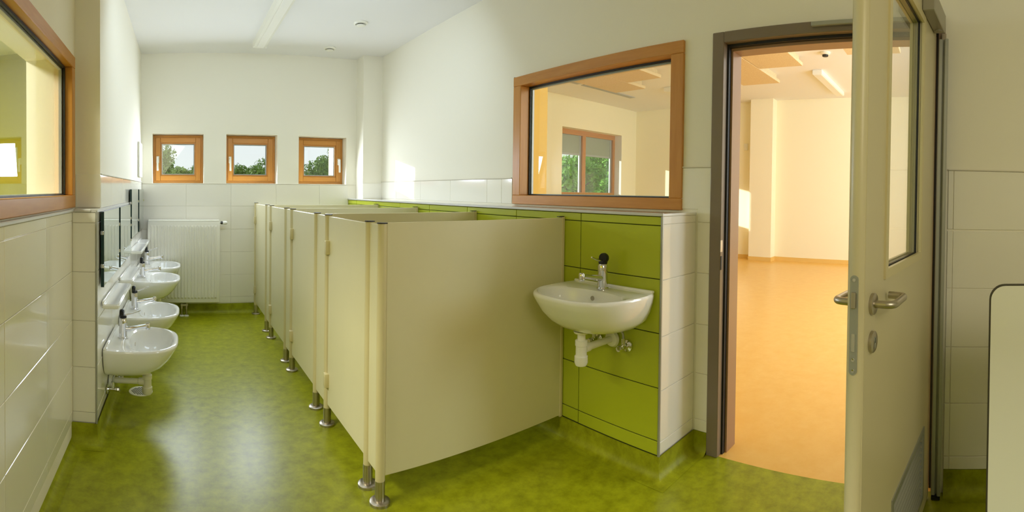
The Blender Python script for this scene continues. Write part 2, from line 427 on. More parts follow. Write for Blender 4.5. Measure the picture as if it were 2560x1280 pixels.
# ================================================================== WINDOWS
def handle_mesh():
    bm = bmesh.new()
    box(bm, -0.014, 0.014, -0.010, 0.0, -0.035, 0.035, bev=0.004, seg=2)
    lathe(bm, [(0.010, -0.045), (0.010, -0.008)], (0, 0, 0.012), 'Y', 12)
    box(bm, -0.010, 0.010, -0.050, -0.036, -0.115, 0.026, bev=0.005, seg=2)
    return bm
def far_window(i, x0, x1, hside):
    y = YF + 0.12; z0, z1 = WZ0 + 0.003, WZ1 - 0.004
    lab = ['leftmost small square wooden window of the far wall, hill of trees outside',
           'middle small square wooden window of the far wall, low bush outside',
           'rightmost small square wooden window of the far wall, handle on its right'][i]
    t = structure('window_%d' % (i + 1), lab, 'window', ((x0 + x1) / 2, y, z0))
    a, b = x0 + 0.002, x1 - 0.002
    # outer frame
    bm = bmesh.new(); w = 0.024
    box(bm, a, b, y, y + 0.07, z1 - w, z1); box(bm, a, b, y, y + 0.07, z0, z0 + w)
    obj('frame', bm, WOOD, t)
    bm = bmesh.new(); box(bm, a, a + w, y, y + 0.07, z0 + w, z1 - w); box(bm, b - w, b, y, y + 0.07, z0 + w, z1 - w)
    obj('frame_jamb', bm, WOODV, t)
    # sash: stiles and rails as separate timbers with a fine joint
    s0, s1, sz0, sz1 = a + w, b - w, z0 + w, z1 - w; sw = 0.050
    for xa, xb in ((s0, s0 + sw), (s1 - sw, s1)):
        obj('sash_stile', B(xa + 0.0008, xb - 0.0008, y - 0.012, y + 0.05, sz0, sz1, bev=0.003), WOODV, t)
    for za, zb in ((sz0, sz0 + sw), (sz1 - sw, sz1)):
        obj('sash_rail', B(s0 + sw, s1 - sw, y - 0.011, y + 0.05, za, zb, bev=0.003), WOOD, t)
    g0, g1, gz0, gz1 = s0 + sw, s1 - sw, sz0 + sw, sz1 - sw
    bm = bmesh.new(); bw = 0.012
    box(bm, g0, g1, y + 0.004, y + 0.02, gz0, gz0 + bw); box(bm, g0, g1, y + 0.004, y + 0.02, gz1 - bw, gz1)
    box(bm, g0, g0 + bw, y + 0.004, y + 0.02, gz0 + bw, gz1 - bw); box(bm, g1 - bw, g1, y + 0.004, y + 0.02, gz0 + bw, gz1 - bw)
    obj('glazing_bead', bm, WOOD, t)
    bm = bmesh.new(); k = bw; q = 0.009
    box(bm, g0 + k, g1 - k, y + 0.022, y + 0.038, gz0 + k, gz0 + k + q); box(bm, g0 + k, g1 - k, y + 0.022, y + 0.038, gz1 - k - q, gz1 - k)
    box(bm, g0 + k, g0 + k + q, y + 0.022, y + 0.038, gz0 + k + q, gz1 - k - q); box(bm, g1 - k - q, g1 - k, y + 0.022, y + 0.038, gz0 + k + q, gz1 - k - q)
    obj('spacer', bm, SPACER, t)
    obj('pane', B(g0 + 0.002, g1 - 0.002, y + 0.018, y + 0.0215, gz0 + 0.002, gz1 - 0.002), GLASS, t)
    bm = handle_mesh(); hx = (s0 + sw / 2 - 0.002) if hside < 0 else (s1 - sw / 2 + 0.002)
    bmesh.ops.translate(bm, verts=bm.verts, vec=(hx, y - 0.012, (z0 + z1) / 2 - 0.005))
    autosmooth(obj('handle', bm, WPLASTIC, t))
    return t
for i, (a, b) in enumerate(WIN): far_window(i, a, b, 1 if i == 2 else -1)

def side_window(name, label, xface, y0, y1, z0, z1, s, wv, wt, wb_, glass, depth=0.075):
    """interior fixed window in a wall x=const; s=+1: glass lies towards +x from the face"""
    t = structure(name, label, 'window', (xface, (y0 + y1) / 2, z0))
    def X(d): return xface + s * d
    obj('frame_head', B(X(0), X(depth), y0, y1, z1 - wt, z1, bev=0.003), mat_y(WOOD), t)
    obj('frame_sill', B(X(0), X(depth), y0, y1, z0, z0 + wb_, bev=0.003), mat_y(WOOD), t)
    for a, b in ((y0, y0 + wv), (y1 - wv, y1)):
        obj('frame_jamb', B(X(0.001), X(depth), a, b, z0 + wb_, z1 - wt, bev=0.003), WOODV, t)
    g = depth - 0.022; q = 0.020
    a, b, c, d = y0 + wv, y1 - wv, z0 + wb_, z1 - wt
    bm = bmesh.new()
    box(bm, X(g - 0.012), X(g - 0.003), a, b, c, c + 0.006); box(bm, X(g - 0.012), X(g - 0.003), a, b, d - 0.010, d)
    box(bm, X(g - 0.012), X(g - 0.003), a, a + 0.008, c + 0.006, d - 0.010); box(bm, X(g - 0.012), X(g - 0.003), b - 0.012, b, c + 0.006, d - 0.010)
    obj('gasket', bm, GASKET, t)
    bm = bmesh.new()
    box(bm, X(g + 0.003), X(g + 0.018), a, b, c, c + 0.010); box(bm, X(g + 0.003), X(g + 0.018), a, b, d - 0.018, d)
    box(bm, X(g + 0.003), X(g + 0.018), a, a + 0.016, c + 0.010, d - 0.018); box(bm, X(g + 0.003), X(g + 0.018), b - 0.018, b, c + 0.010, d - 0.018)
    obj('spacer', bm, SPACER, t)
    obj('pane', B(X(g - 0.002), X(g + 0.002), a - 0.004, b + 0.004, c - 0.004, d + 0.004), glass, t)
    return t
def mat_y(m):
    if 'wood_along' not in bpy.data.materials:
        bpy.data.materials['orange_varnished_wood'].copy().name = 'wood_along'
        n = bpy.data.materials['wood_along'].node_tree.nodes
        for k in n:
            if k.type == 'MAPPING': k.inputs['Scale'].default_value = (40, 3, 40)
    return bpy.data.materials['wood_along']
side_window('window_4', 'large interior window in an orange wooden frame looking into the yellow classroom', XR - 0.016, 1.247, 2.541, 1.166, 2.004, 1, 0.075, 0.062, 0.058, GLASSG, 0.11)
bm = bmesh.new()   # dark strip laid on the wall as the shaded gap left of the frame
obj('shadow_gap', B(XR - 0.003, XR + 0.001, 2.541, 2.552, 1.17, 2.01), GASKET, bpy.data.objects['window_4'])
side_window('window_5', 'interior window in an orange wooden frame at the left edge, full of reflections', XL + 0.010, LW[0] + 0.003, LW[1] - 0.003, LW[2], LW[3], -1, 0.062, 0.060, 0.062, GLASSG, 0.072)

# ================================================================== DOOR
d1 = structure('door_1', 'open cream door with a tall glazed slot in a taupe steel frame', 'door', (2.05, 0.055, 0))
XF = XR - 0.014
bm = bmesh.new()
box(bm, XF, XR + 0.03, DY1 - 0.006, 1.088, 0, 2.012, bev=0.003); 
obj('frame_jamb', bm, FRAME, d1)
obj('frame_jamb', B(XF, XR + 0.03, 0.022, DY0, 0, 2.012, bev=0.003), FRAME, d1)
obj('frame_head', B(XF, XR + 0.03, DY0, DY1 - 0.006, DZ - 0.004, 2.012, bev=0.003), FRAME, d1)
bm = bmesh.new()   # rubber seal in the rebate
box(bm, XR + 0.03, XR + 0.055, DY1 - 0.014, DY1 + 0.015, 0, DZ); box(bm, XR + 0.03, XR + 0.055, DY0 - 0.015, DY1 - 0.014, DZ - 0.016, DZ + 0.015)
box(bm, XR + 0.03, XR + 0.055, DY0 - 0.015, DY0 + 0.010, 0, DZ - 0.016)
obj('seal', bm, GASKET, d1)
bm = bmesh.new()
box(bm, XR + 0.055, XR + 0.150, DY1 - 0.024, DY1 + 0.02, 0, DZ); box(bm, XR + 0.055, XR + 0.150, DY0 - 0.02, DY1 - 0.024, DZ - 0.03, DZ + 0.02)
box(bm, XR + 0.055, XR + 0.150, DY0 - 0.02, DY0 + 0.016, 0, DZ - 0.03)
obj('jamb_lining', bm, LINING, d1)
bm = bmesh.new(); box(bm, XF - 0.001, XF + 0.02, DY1 - 0.0085, DY1 - 0.0055, 0.975, 1.030); obj('strike_plate', bm, STEEL, d1)
bm = bmesh.new(); box(bm, XF + 0.004, XF + 0.016, DY1 - 0.0085, DY1 - 0.0055, 0.890, 0.955); obj('strike_slot', bm, GASKET, d1)
# leaf: local frame, x from hinge to lock, y = thickness (room face at y=0 looking to -y once placed)
hinge, lock = Vector((2.045, 0.060)), Vector((1.149, 0.192))
dv = (lock - hinge); LWD = dv.length; ang = math.atan2(dv.y, dv.x)
# local +x -> towards lock; the face seen from the viewpoint is the one on local +y side (rotated ~171 deg)
lf_root_m = Matrix.Translation((hinge.x, hinge.y, 0)) @ Matrix.Rotation(ang, 4, 'Z')
LT = 0.043; LZ0, LZ1 = 0.008, 1.975
bm = bmesh.new()
sx0, sx1, sz0, sz1 = 0.27, LWD - 0.185, 1.045, 1.885    # glazed slot
VX0, VX1, VZ0, VZ1 = 0.14, 0.60, 0.085, 0.335           # vent grille
xsx = sorted([0, VX0, VX1, sx0, sx1, LWD]); zsz = [LZ0, VZ0, VZ1, sz0, sz1, LZ1]
box(bm, 0, LWD, -LT, 0, LZ0, VZ0); box(bm, 0, VX0, -LT, 0, VZ0, VZ1); box(bm, VX1, LWD, -LT, 0, VZ0, VZ1)
box(bm, 0, LWD, -LT, 0, VZ1, sz0); box(bm, 0, sx0, -LT, 0, sz0, sz1); box(bm, sx1, LWD, -LT, 0, sz0, sz1); box(bm, 0, LWD, -LT, 0, sz1, LZ1)
bmesh.ops.remove_doubles(bm, verts=bm.verts, dist=1e-5)
leaf = obj('leaf', bm, LEAF, d1, local=True)
leaf.matrix_local = Matrix.Translation(-d1.location) @ lf_root_m
def leafpart(name, bm, m, smooth=False):
    o = obj(name, bm, m, leaf, local=True)
    return autosmooth(o) if smooth else o
# rounded rebate strip along the lock edge
leafpart('edge_strip', lathe(bmesh.new(), [(0.0215, LZ0 + 0.001), (0.0215, LZ1 - 0.001)], (LWD - 0.006, -LT / 2, 0), 'Z', 20), LEAF, True)
bm = bmesh.new(); k = 0.022
for y0_, y1_ in ((-0.004, 0.006), (-LT - 0.006, -LT + 0.004)):
    box(bm, sx0 - k, sx1 + k, y0_, y1_, sz1 - 0.004, sz1 + k); box(bm, sx0 - k, sx1 + k, y0_, y1_, sz0 - k, sz0 + 0.004)
    box(bm, sx0 - k, sx0 + 0.004, y0_, y1_, sz0 + 0.004, sz1 - 0.004); box(bm, sx1 - 0.004, sx1 + k, y0_, y1_, sz0 + 0.004, sz1 - 0.004)
leafpart('glazing_bead', bm, PROFILE)
bm = bmesh.new(); e = 0.010
box(bm, sx0, sx1, -0.019, -0.012, sz0, sz0 + 0.004); box(bm, sx0, sx1, -0.019, -0.012, sz1 - 0.004, sz1); box(bm, sx0, sx0 + 0.004, -0.019, -0.012, sz0, sz1); box(bm, sx1 - 0.004, sx1, -0.019, -0.012, sz0, sz1)
leafpart('gasket', bm, GASKET)
leafpart('pane', B(sx0 - 0.003, sx1 + 0.003, -0.025, -0.021, sz0 - 0.003, sz1 + 0.003), GLASS)
# ventilation grille: frame and slats
bm = bmesh.new(); k = 0.016
box(bm, VX0 - k, VX1 + k, -0.004, 0.004, VZ1 - 0.003, VZ1 + k); box(bm, VX0 - k, VX1 + k, -0.004, 0.004, VZ0 - k, VZ0 + 0.003)
box(bm, VX0 - k, VX0 + 0.003, -0.004, 0.004, VZ0, VZ1); box(bm, VX1 - 0.003, VX1 + k, -0.004, 0.004, VZ0, VZ1)
leafpart('grille_frame', bm, ALU)
nsl = 11
for i in range(nsl):
    zc = VZ0 + (i + 0.5) * (VZ1 - VZ0) / nsl; bm = bmesh.new()
    prism(bm, [(-0.002, zc - 0.010), (-0.002, zc - 0.007), (-0.026, zc + 0.006), (-0.026, zc + 0.003)], VX0, VX1, 'X')
    leafpart('grille_slat', bm, ALU)
# lock case plate in the edge
def stadium(w, h, n=8):
    r = w / 2; return [(r * math.cos(a), h / 2 - r + r * math.sin(a)) for a in [PI * i / n for i in range(n + 1)]] + [(-r * math.cos(a), -h / 2 + r - r * math.sin(a)) for a in [PI * i / n for i in range(n + 1)]]
EX = LWD + 0.0150
LPZ = 0.940
bm = bmesh.new(); prism(bm, [(-LT / 2 + a, LPZ + b) for a, b in stadium(0.020, 0.236)], EX - 0.003, EX + 0.002, 'X'); leafpart('lock_plate', bm, ALU)
bm = bmesh.new(); box(bm, EX, EX + 0.009, -LT / 2 - 0.006, -LT / 2 + 0.006, LPZ + 0.040, LPZ + 0.078, bev=0.002); leafpart('latch', bm, STEEL)
bm = bmesh.new(); box(bm, EX, EX + 0.003, -LT / 2 - 0.0045, -LT / 2 + 0.0045, LPZ - 0.062, LPZ - 0.020); leafpart('deadbolt', bm, CHROME)
for dz in (0.107, -0.082, -0.108):
    leafpart('screw', lathe(bmesh.new(), [(0.0048, EX + 0.001), (0.0042, EX + 0.0032), (0.001, EX + 0.0030)], (0, -LT / 2, LPZ + dz), 'X', 12), CHROME)
def u_handle(side):
    bm = bmesh.new(); hx = LWD - 0.058; hz = 0.978; s = 1 if side > 0 else -1; y0_ = 0 if side > 0 else -LT
    pts = bend([(hx, y0_, hz), (hx, y0_ + s * 0.056, hz), (hx - 0.125, y0_ + s * 0.056, hz), (hx - 0.125, y0_ + s * 0.010, hz)], 0.026, 8)
    tube(bm, pts, 0.0098, 16); return bm, hx, hz
for side in (1, -1):
    bm, hx, hz = u_handle(side); leafpart('handle', bm, STEEL, True)
    s = side; y0_ = 0 if side > 0 else -LT
    leafpart('rosette', lathe(bmesh.new(), [(0.0265, 0), (0.0265, s * 0.008), (0.024, s * 0.010)], (hx, y0_, hz), 'Y', 32), STEEL, True)
    leafpart('key_rosette', lathe(bmesh.new(), [(0.0265, 0), (0.0265, s * 0.008), (0.024, s * 0.010)], (hx, y0_, hz - 0.094), 'Y', 32), STEEL, True)
    bm = bmesh.new(); lathe(bm, [(0.0085, 0), (0.0085, s * 0.0112)], (hx, y0_, hz - 0.089), 'Y', 16); box(bm, hx - 0.005, hx + 0.005, y0_, y0_ + s * 0.0112, hz - 0.110, hz - 0.090); leafpart('lock_cylinder', bm, ALU, True)
    bm = bmesh.new(); box(bm, hx - 0.0012, hx + 0.0012, y0_, y0_ + s * 0.0118, hz - 0.096, hz - 0.083); leafpart('keyhole', bm, BLACK)
# overhead closer: body on the leaf, guide rail on the frame head
bm = bmesh.new(); prism(bm, [(0.052, 1.915), (0.30, 1.915), (0.30, 1.990), (0.040, 1.990)], 0.001, 0.046, 'Y')
bmesh.ops.bevel(bm, geom=bm.edges[:], offset=0.003, segments=1, affect='EDGES')
leafpart('closer_body', bm, CLOSER)
leafpart('closer_spindle', lathe(bmesh.new(), [(0.016, 1.911), (0.016, 1.916)], (0.085, 0.024, 0), 'Z', 20), CLOSER, True)
obj('closer_rail', B(XF - 0.022, XF, 0.12, 0.60, 1.984, 2.004, bev=0.003), ALU, d1)
obj('closer_arm', B(XF - 0.016, XF - 0.006, 0.018, 0.036, 1.895, 1.935), STEEL, d1)
# finger guard at the hinge: two ribs and a web
bm = bmesh.new()
box(bm, 2.018, 2.050, 0.008, 0.024, 0.018, 1.905, bev=0.003); box(bm, 2.026, 2.056, 0.030, 0.048, 0.018, 1.905, bev=0.003); box(bm, 2.040, 2.058, 0.016, 0.044, 0.018, 1.905)
obj('finger_guard', bm, ALU, d1)
obj('finger_guard_foot', B(2.020, 2.056, 0.010, 0.047, 0.004, 0.018), BLACK, d1)

# ================================================================== CUBICLES
XC = 0.785; PZ0, PZ1 = 0.112, 1.112
def post(parent, y, x=XC):
    bm = lathe(bmesh.new(), [(0.0195, 0.085), (0.0195, PZ1)], (x, y, 0), 'Z', 20); p = autosmooth(obj('post', bm, PROFILE, parent))
    obj('post_cap', lathe(bmesh.new(), [(0.0215, PZ1), (0.0215, PZ1 + 0.004)], (x, y, 0), 'Z', 20), DARK, p)
    bm = bmesh.new(); lathe(bm, [(0.0205, 0.012), (0.0205, 0.092)], (x, y, 0), 'Z', 20)
    lathe(bm, [(0.0415, 0.0), (0.0415, 0.010), (0.036, 0.014), (0.02, 0.014)], (x, y, 0), 'Z', 28)
    autosmooth(obj('foot', bm, STEEL, p)); return p
def hinge_pair(door, y):
    for z in (0.945, 0.250):
        bm = bmesh.new(); box(bm, XC - 0.030, XC - 0.006, y - 0.046, y - 0.026, z - 0.036, z + 0.036, bev=0.003, seg=2)
        box(bm, XC - 0.026, XC - 0.006, y - 0.024, y - 0.004, z - 0.038, z + 0.034, bev=0.003, seg=2)
        autosmooth(obj('hinge', bm, PROFILE, door), 30)
CUB = [  # (posts, (door y0,y1), (front panel y0,y1), side panel y, x of its end)
    ('nearest toilet cubicle with a big plain end panel beside the single washbasin', (1.765, 1.893), (1.905, 2.450), (1.765, 1.893), 1.765),
    ('second nearest toilet cubicle, a faint triangle of light on its door', (2.462, 2.672), (2.684, 3.255), (2.462, 2.672), 2.543),
    ('third toilet cubicle from the viewpoint, its narrow front next to the second', (3.267, 3.455), (3.467, 4.013), (3.267, 3.455), 3.327),
    ('farthest toilet cubicle, next to the radiator wall', (4.025, 4.229), (4.241, 4.821), (4.025, 4.229), 4.090)]
for i, (lab, ps, dr, fp, sy) in enumerate(CUB):
    t = thing('toilet_cubicle', lab, 'toilet cubicle', (XC, ps[0], 0), 'toilet cubicles in a row along the green wall')
    for y in ps: post(t, y)
    if i == 3: post(t, 4.833)
    d = obj('door', B(XC - 0.0075, XC + 0.0075, dr[0] + 0.012, dr[1] - 0.014, 0.118, 1.106, bev=0.002), PANEL, t)
    hinge_pair(d, dr[1] + 0.012 - 0.004)
    obj('front_panel', B(XC - 0.007, XC + 0.007, fp[0] + 0.018, fp[1] - 0.018, PZ0, 1.108, bev=0.002), PANEL, t)
    obj('side_panel', B(XC + (0.018 if i == 0 else 0.008), XG - 0.012, sy - 0.0065, sy + 0.0065, 0.108 if i == 0 else PZ0, 1.116, bev=0.002), PANEL, t)
    obj('wall_channel', B(XG - 0.016, XG - 0.0005, sy - 0.010, sy + 0.010, 0.10, 1.120, bev=0.001), PROFILE, t)
    obj('channel_cap', B(XG - 0.040, XG - 0.002, sy - 0.008, sy + 0.008, 1.120, 1.124), DARK, t)

# ================================================================== WASHBASINS (local frame: wall at y=0, bowl to -y, rim at z=0)
def outline():
    pts = [(-0.237, 0.0)]
    n = 40
    for i in range(n + 1):
        t = PI - PI * i / n
        c, s = math.cos(t), math.sin(t)
        pts.append((0.249 * math.copysign(abs(c) ** 0.64, c), 0.085 + 0.305 * max(s, 0) ** 0.82))
    pts.append((0.237, 0.0)); return pts
OUT = outline()
def radial(poly, c, a):
    dx, dy = math.cos(a), math.sin(a); best = None
    for (x0, y0), (x1, y1) in zip(poly, poly[1:] + poly[:1]):
        ex, ey = x1 - x0, y1 - y0; den = dx * ey - dy * ex
        if abs(den) < 1e-9: continue
        t = ((x0 - c[0]) * ey - (y0 - c[1]) * ex) / den; u = ((x0 - c[0]) * dy - (y0 - c[1]) * dx) / den
        if t > 0 and -1e-6 <= u <= 1 + 1e-6 and (best is None or t < best): best = t
    return best or 0.1
def basin_mesh():
    bm = bmesh.new(); N = 96; c = (0, 0.20); A = [2 * PI * i / N for i in range(N)]
    o = [(c[0] + radial(OUT, c, a) * math.cos(a), c[1] + radial(OUT, c, a) * math.sin(a)) for a in A]
    inn = []
    for a in A:
        ca, sa = math.cos(a), math.sin(a); e = 2.3
        r = 1 / ((abs(ca) / 0.213) ** e + (abs(sa) / (0.134 if sa > 0 else 0.112)) ** e) ** (1 / e)
        inn.append((r * ca, 0.228 + r * sa))
    def ring(f, z): return [bm.verts.new((f(i)[0], -f(i)[1], z)) for i in range(N)]
    rings = []
    for sl, sd, z in [(0.30, 0.42, -0.158), (0.52, 0.60, -0.156), (0.70, 0.70, -0.143), (0.83, 0.80, -0.115), (0.92, 0.895, -0.075), (0.975, 0.96, -0.035), (1, 1, -0.008), (1.0, 1.0, 0.0), (0.985, 0.99, 0.007)]:
        rings.append(ring(lambda i: (o[i][0] * sl, o[i][1] * sd), z))
    mixr = lambda k: (lambda i: (o[i][0] * (1 - k) * 0.98 + inn[i][0] * k, o[i][1] * (1 - k) * 0.985 + inn[i][1] * k))
    rings.append(ring(mixr(0.35), 0.009)); rings.append(ring(mixr(0.85), 0.006))
    rings.append(ring(lambda i: inn[i], 0.001))
    for s, z in ((0.965, -0.010), (0.92, -0.040), (0.82, -0.080), (0.64, -0.112), (0.40, -0.126), (0.10, -0.131)):
        rings.append(ring(lambda i: (inn[i][0] * s, 0.215 + (inn[i][1] - 0.215) * s), z))
    for a, b in zip(rings, rings[1:]):
        for i in range(N): bm.faces.new((a[i], a[(i + 1) % N], b[(i + 1) % N], b[i]))
    bm.faces.new(rings[0]); bm.faces.new(rings[-1][::-1])
    return bm
def make_basin(label, loc, rz, group=None):
    t = thing('washbasin', label, 'washbasin', loc, group, rz)
    b = autosmooth(obj('bowl', basin_mesh(), CERAMIC, t, local=True), 50)
    obj('back_lip', B(-0.234, 0.234, -0.022, -0.001, 0.004, 0.018, bev=0.006, seg=3), CERAMIC, b, smooth=True, local=True)
    obj('overflow_hole', lathe(bmesh.new(), [(0.0105, 0), (0.0105, -0.003)], (0, -0.1455, -0.026), 'Y', 20), STEEL, b, local=True)
    obj('drain_plug', lathe(bmesh.new(), [(0.030, -0.129), (0.030, -0.125), (0.012, -0.123)], (0, -0.215, 0), 'Z', 20), CHROME, b, local=True)
    # mixer tap
    y = -0.078
    f = autosmooth(obj('tap', lathe(bmesh.new(), [(0.027, 0.006), (0.027, 0.012), (0.0235, 0.016), (0.0225, 0.085), (0.0235, 0.090), (0.0235, 0.112), (0.018, 0.122)], (0, y, 0), 'Z', 24), CHROME, t, local=True))
    bm = bmesh.new(); tube(bm, [(0, y - 0.006, 0.058), (0, y - 0.035, 0.060), (0, y - 0.085, 0.070), (0, y - 0.138, 0.080)], [0.017, 0.0145, 0.0115, 0.0105], 14)
    lathe(bm, [(0.0125, 0.060), (0.0135, 0.064), (0.0135, 0.090), (0.010, 0.095)], (0, y - 0.140, 0), 'Z', 16)
    autosmooth(obj('spout', bm, CHROME, f, local=True))
    bm = bmesh.new(); lathe(bm, [(0.019, 0.120), (0.021, 0.128), (0.016, 0.136)], (0, y, 0), 'Z', 20)
    lathe(bm, [(0.020, -0.012), (0.023, -0.007), (0.023, 0.007), (0.020, 0.012)], (0, y + 0.006, 0.146), 'Y', 20)
    autosmooth(obj('lever_hub', bm, BLACK, f, local=True))
    bm = bmesh.new(); tube(bm, [(0.002, y - 0.008, 0.134), (0.010, y - 0.055, 0.146), (0.018, y - 0.098, 0.160)], [0.0055, 0.0050, 0.0038], 10)
    autosmooth(obj('lever', bm, CHROME, f, local=True))
    # bottle trap
    ty = -0.215
    bm = bmesh.new()
    lathe(bm, [(0.036, -0.158), (0.032, -0.166), (0.0175, -0.170), (0.0175, -0.205)], (0, ty, 0), 'Z', 24)
    lathe(bm, [(0.024, -0.196), (0.027, -0.198), (0.027, -0.220), (0.024, -0.222), (0.0245, -0.262), (0.029, -0.266), (0.029, -0.294), (0.024, -0.306), (0.014, -0.308)], (0, ty, 0), 'Z', 24)
    tr = autosmooth(obj('bottle_trap', bm, WPLASTIC, t, local=True), 35)
    bm = bmesh.new(); lathe(bm, [(0.0205, ty + 0.018), (0.0205, ty + 0.048)], (0, 0, -0.236), 'Y', 20); lathe(bm, [(0.016, ty + 0.048), (0.016, -0.004)], (0, 0, -0.236), 'Y', 20)
    autosmooth(obj('waste_pipe', bm, WPLASTIC, tr, local=True), 35)
    autosmooth(obj('wall_flange', lathe(bmesh.new(), [(0.018, -0.020), (0.034, -0.014), (0.040, -0.001)], (0, 0, -0.236), 'Y', 24), WPLASTIC, tr, local=True), 35)
    # two angle valves with hoses
    for s in (-1, 1):
        x = 0.088 * s; bm = bmesh.new()
        lathe(bm, [(0.028, -0.001), (0.027, -0.006), (0.013, -0.010), (0.011, -0.040), (0.012, -0.046)], (x, 0, -0.252), 'Y', 18)
        lathe(bm, [(0.0125, -0.070), (0.014, -0.066), (0.014, -0.052), (0.011, -0.046)], (x, 0, -0.252), 'Y', 8)
        lathe(bm, [(0.009, -0.250), (0.009, -0.212)], (x, -0.032, 0), 'Z', 12)
        v = autosmooth(obj('angle_valve', bm, CHROME, t, local=True), 35)
        bm = bmesh.new(); tube(bm, [(x, -0.032, -0.214), (x - 0.002 * s, -0.034, -0.19), (x - 0.014 * s, -0.046, -0.165), (x - 0.034 * s, -0.062, -0.135)], 0.0055, 8)
        autosmooth(obj('hose', bm, ALU, v, local=True))
    return t
DB = math.atan2(dd.y, dd.x)           # direction of the basin wall
b0 = make_basin('nearest washbasin of the left row, low, white, floor drain beneath it', (xs_at(2.74), 2.74, 0.398), DB, 'washbasins along the left wall')
for yb, zb, lab in ((3.39, 0.404, 'second nearest low washbasin of the left row, under the second shelf'),
                    (4.028, 0.516, 'third washbasin of the left row, mounted higher, in front of the radiator ribs'),
                    (4.530, 0.544, 'farthest washbasin of the left row, tucked against the far radiator')):
    c = copy_tree(b0); c.location = (xs_at(yb), yb, zb); c['label'] = lab
br = copy_tree(b0); br.location = (XG, 1.432, 0.803); br.rotation_euler = (0, 0, -PI / 2)
br['label'] = 'single washbasin on the lime green tiles beside the doorway'; del br['group']

# ================================================================== MIRRORS and SHELVES
NRM = Vector((dd.y, -dd.x))            # out of the basin wall
def wall_pt(y, off): p = Vector((xs_at(y), y)); return p + NRM * off
def mirror(y0, y1, z0, z1, label):
    t = thing('mirror', label, 'mirror', (*wall_pt((y0 + y1) / 2, 0.004), z0), 'mirrors over the washbasins', DB)
    w = (y1 - y0) / dd.y / 2; h = z1 - z0
    obj('glass', B(-w, w, -0.012, -0.001, 0, h), MIREDGE, t, local=True)
    obj('silvering', B(-w + 0.0015, w - 0.0015, -0.0126, -0.0120, 0.0015, h - 0.0015), MIRROR, t, local=True)
    obj('edge_strip', B(-w - 0.0005, -w + 0.003, -0.0175, -0.002, 0, h), MIREDGE, t, local=True)
    for sx_ in (-1, 1):
        for zz in (h * 0.28, h * 0.72):
            obj('clip', B(sx_ * w - 0.008, sx_ * w + 0.008, -0.0160, -0.0005, zz - 0.010, zz + 0.010, bev=0.002), CHROME, t, local=True)
mirror(2.425, 3.062, 0.752, 1.131, 'nearest frameless wall mirror above the lowest left washbasin')
mirror(3.068, 3.728, 0.752, 1.131, 'second nearest wall mirror, over the second low washbasin')
mirror(3.736, 4.352, 0.866, 1.245, 'third wall mirror from the viewpoint, hung higher than the first two')
mirror(4.360, 4.885, 0.866, 1.245, 'farthest wall mirror, in the corner by the radiator')
def shelf(y0, y1, z, label):
    t = thing('washbasin_shelf', label, 'shelf', (*wall_pt((y0 + y1) / 2, 0.0), z), 'porcelain shelves under the mirrors', DB)
    w = (y1 - y0) / dd.y / 2; dp = 0.092; bm = bmesh.new()
    # rounded slab with a raised rim
    prof = [(-w, -0.001), (-w + 0.004, -dp + 0.012), (-w + 0.014, -dp), (w - 0.014, -dp), (w - 0.004, -dp + 0.012), (w, -0.001)]
    prism(bm, prof, -0.024, 0.0, 'Z')
    bmesh.ops.bevel(bm, geom=bm.edges[:], offset=0.006, segments=3, affect='EDGES')
    autosmooth(obj('slab', bm, CERAMIC, t, local=True), 50)
    autosmooth(obj('upstand', B(-w + 0.005, w - 0.005, -0.010, -0.001, -0.004, 0.018, bev=0.004, seg=2), CERAMIC, t, local=True), 50)
    bm = bmesh.new(); box(bm, -w + 0.02, w - 0.02, -dp + 0.004, -dp + 0.012, -0.002, 0.0035, bev=0.0025, seg=2); autosmooth(obj('front_rim', bm, CERAMIC, t, local=True), 50)
shelf(2.475, 3.075, 0.652, 'nearest porcelain shelf, above the nearest left washbasin')
shelf(3.165, 3.745, 0.652, 'second porcelain shelf, between the nearest shelf and the raised ones')
shelf(3.83, 4.385, 0.760, 'third porcelain shelf, first of the two raised ones')
shelf(4.40, 4.772, 0.760, 'farthest porcelain shelf, touching the radiator corner')

# ================================================================== RADIATOR
rt = thing('radiator', 'white ribbed panel radiator under the left far window', 'radiator', (0.06, 4.80, 0.13))
RX0, RX1, RZ0, RZ1, RY = -0.291, 0.418, 0.134, 0.940, 4.782
bm = B(RX0, RX1, RY + 0.006, RY + 0.058, RZ0, RZ1, bev=0.006, seg=2); autosmooth(obj('casing', bm, ENAMEL, rt), 50)
bm = bmesh.new(); nr = 20; pitch = (RX1 - RX0 - 0.05) / nr
for i in range(nr):
    xc = RX0 + 0.025 + (i + 0.5) * pitch
    # raised rib with tapered ends
    a = [(xc - 0.012, RZ0 + 0.040), (xc + 0.012, RZ0 + 0.040), (xc + 0.012, RZ1 - 0.045), (xc - 0.012, RZ1 - 0.045)]
    b_ = [(xc - 0.006, RZ0 + 0.054), (xc + 0.006, RZ0 + 0.054), (xc + 0.006, RZ1 - 0.059), (xc - 0.006, RZ1 - 0.059)]
    va = [bm.verts.new((x, RY + 0.006, z)) for x, z in a]; vb = [bm.verts.new((x, RY - 0.004, z)) for x, z in b_]
    for k in range(4): bm.faces.new((va[k], va[(k + 1) % 4], vb[(k + 1) % 4], vb[k]))
    bm.faces.new(vb)
obj('ribs', bm, ENAMEL, rt)
obj('top_grille', B(RX0 + 0.004, RX1 - 0.004, RY + 0.004, RY + 0.095, RZ1 - 0.002, RZ1 + 0.005, bev=0.002), ENAMEL, rt)
obj('rear_panel', B(RX0 + 0.003, RX1 - 0.003, RY + 0.066, RY + 0.098, RZ0 + 0.01, RZ1 - 0.004), ENAMEL, rt)
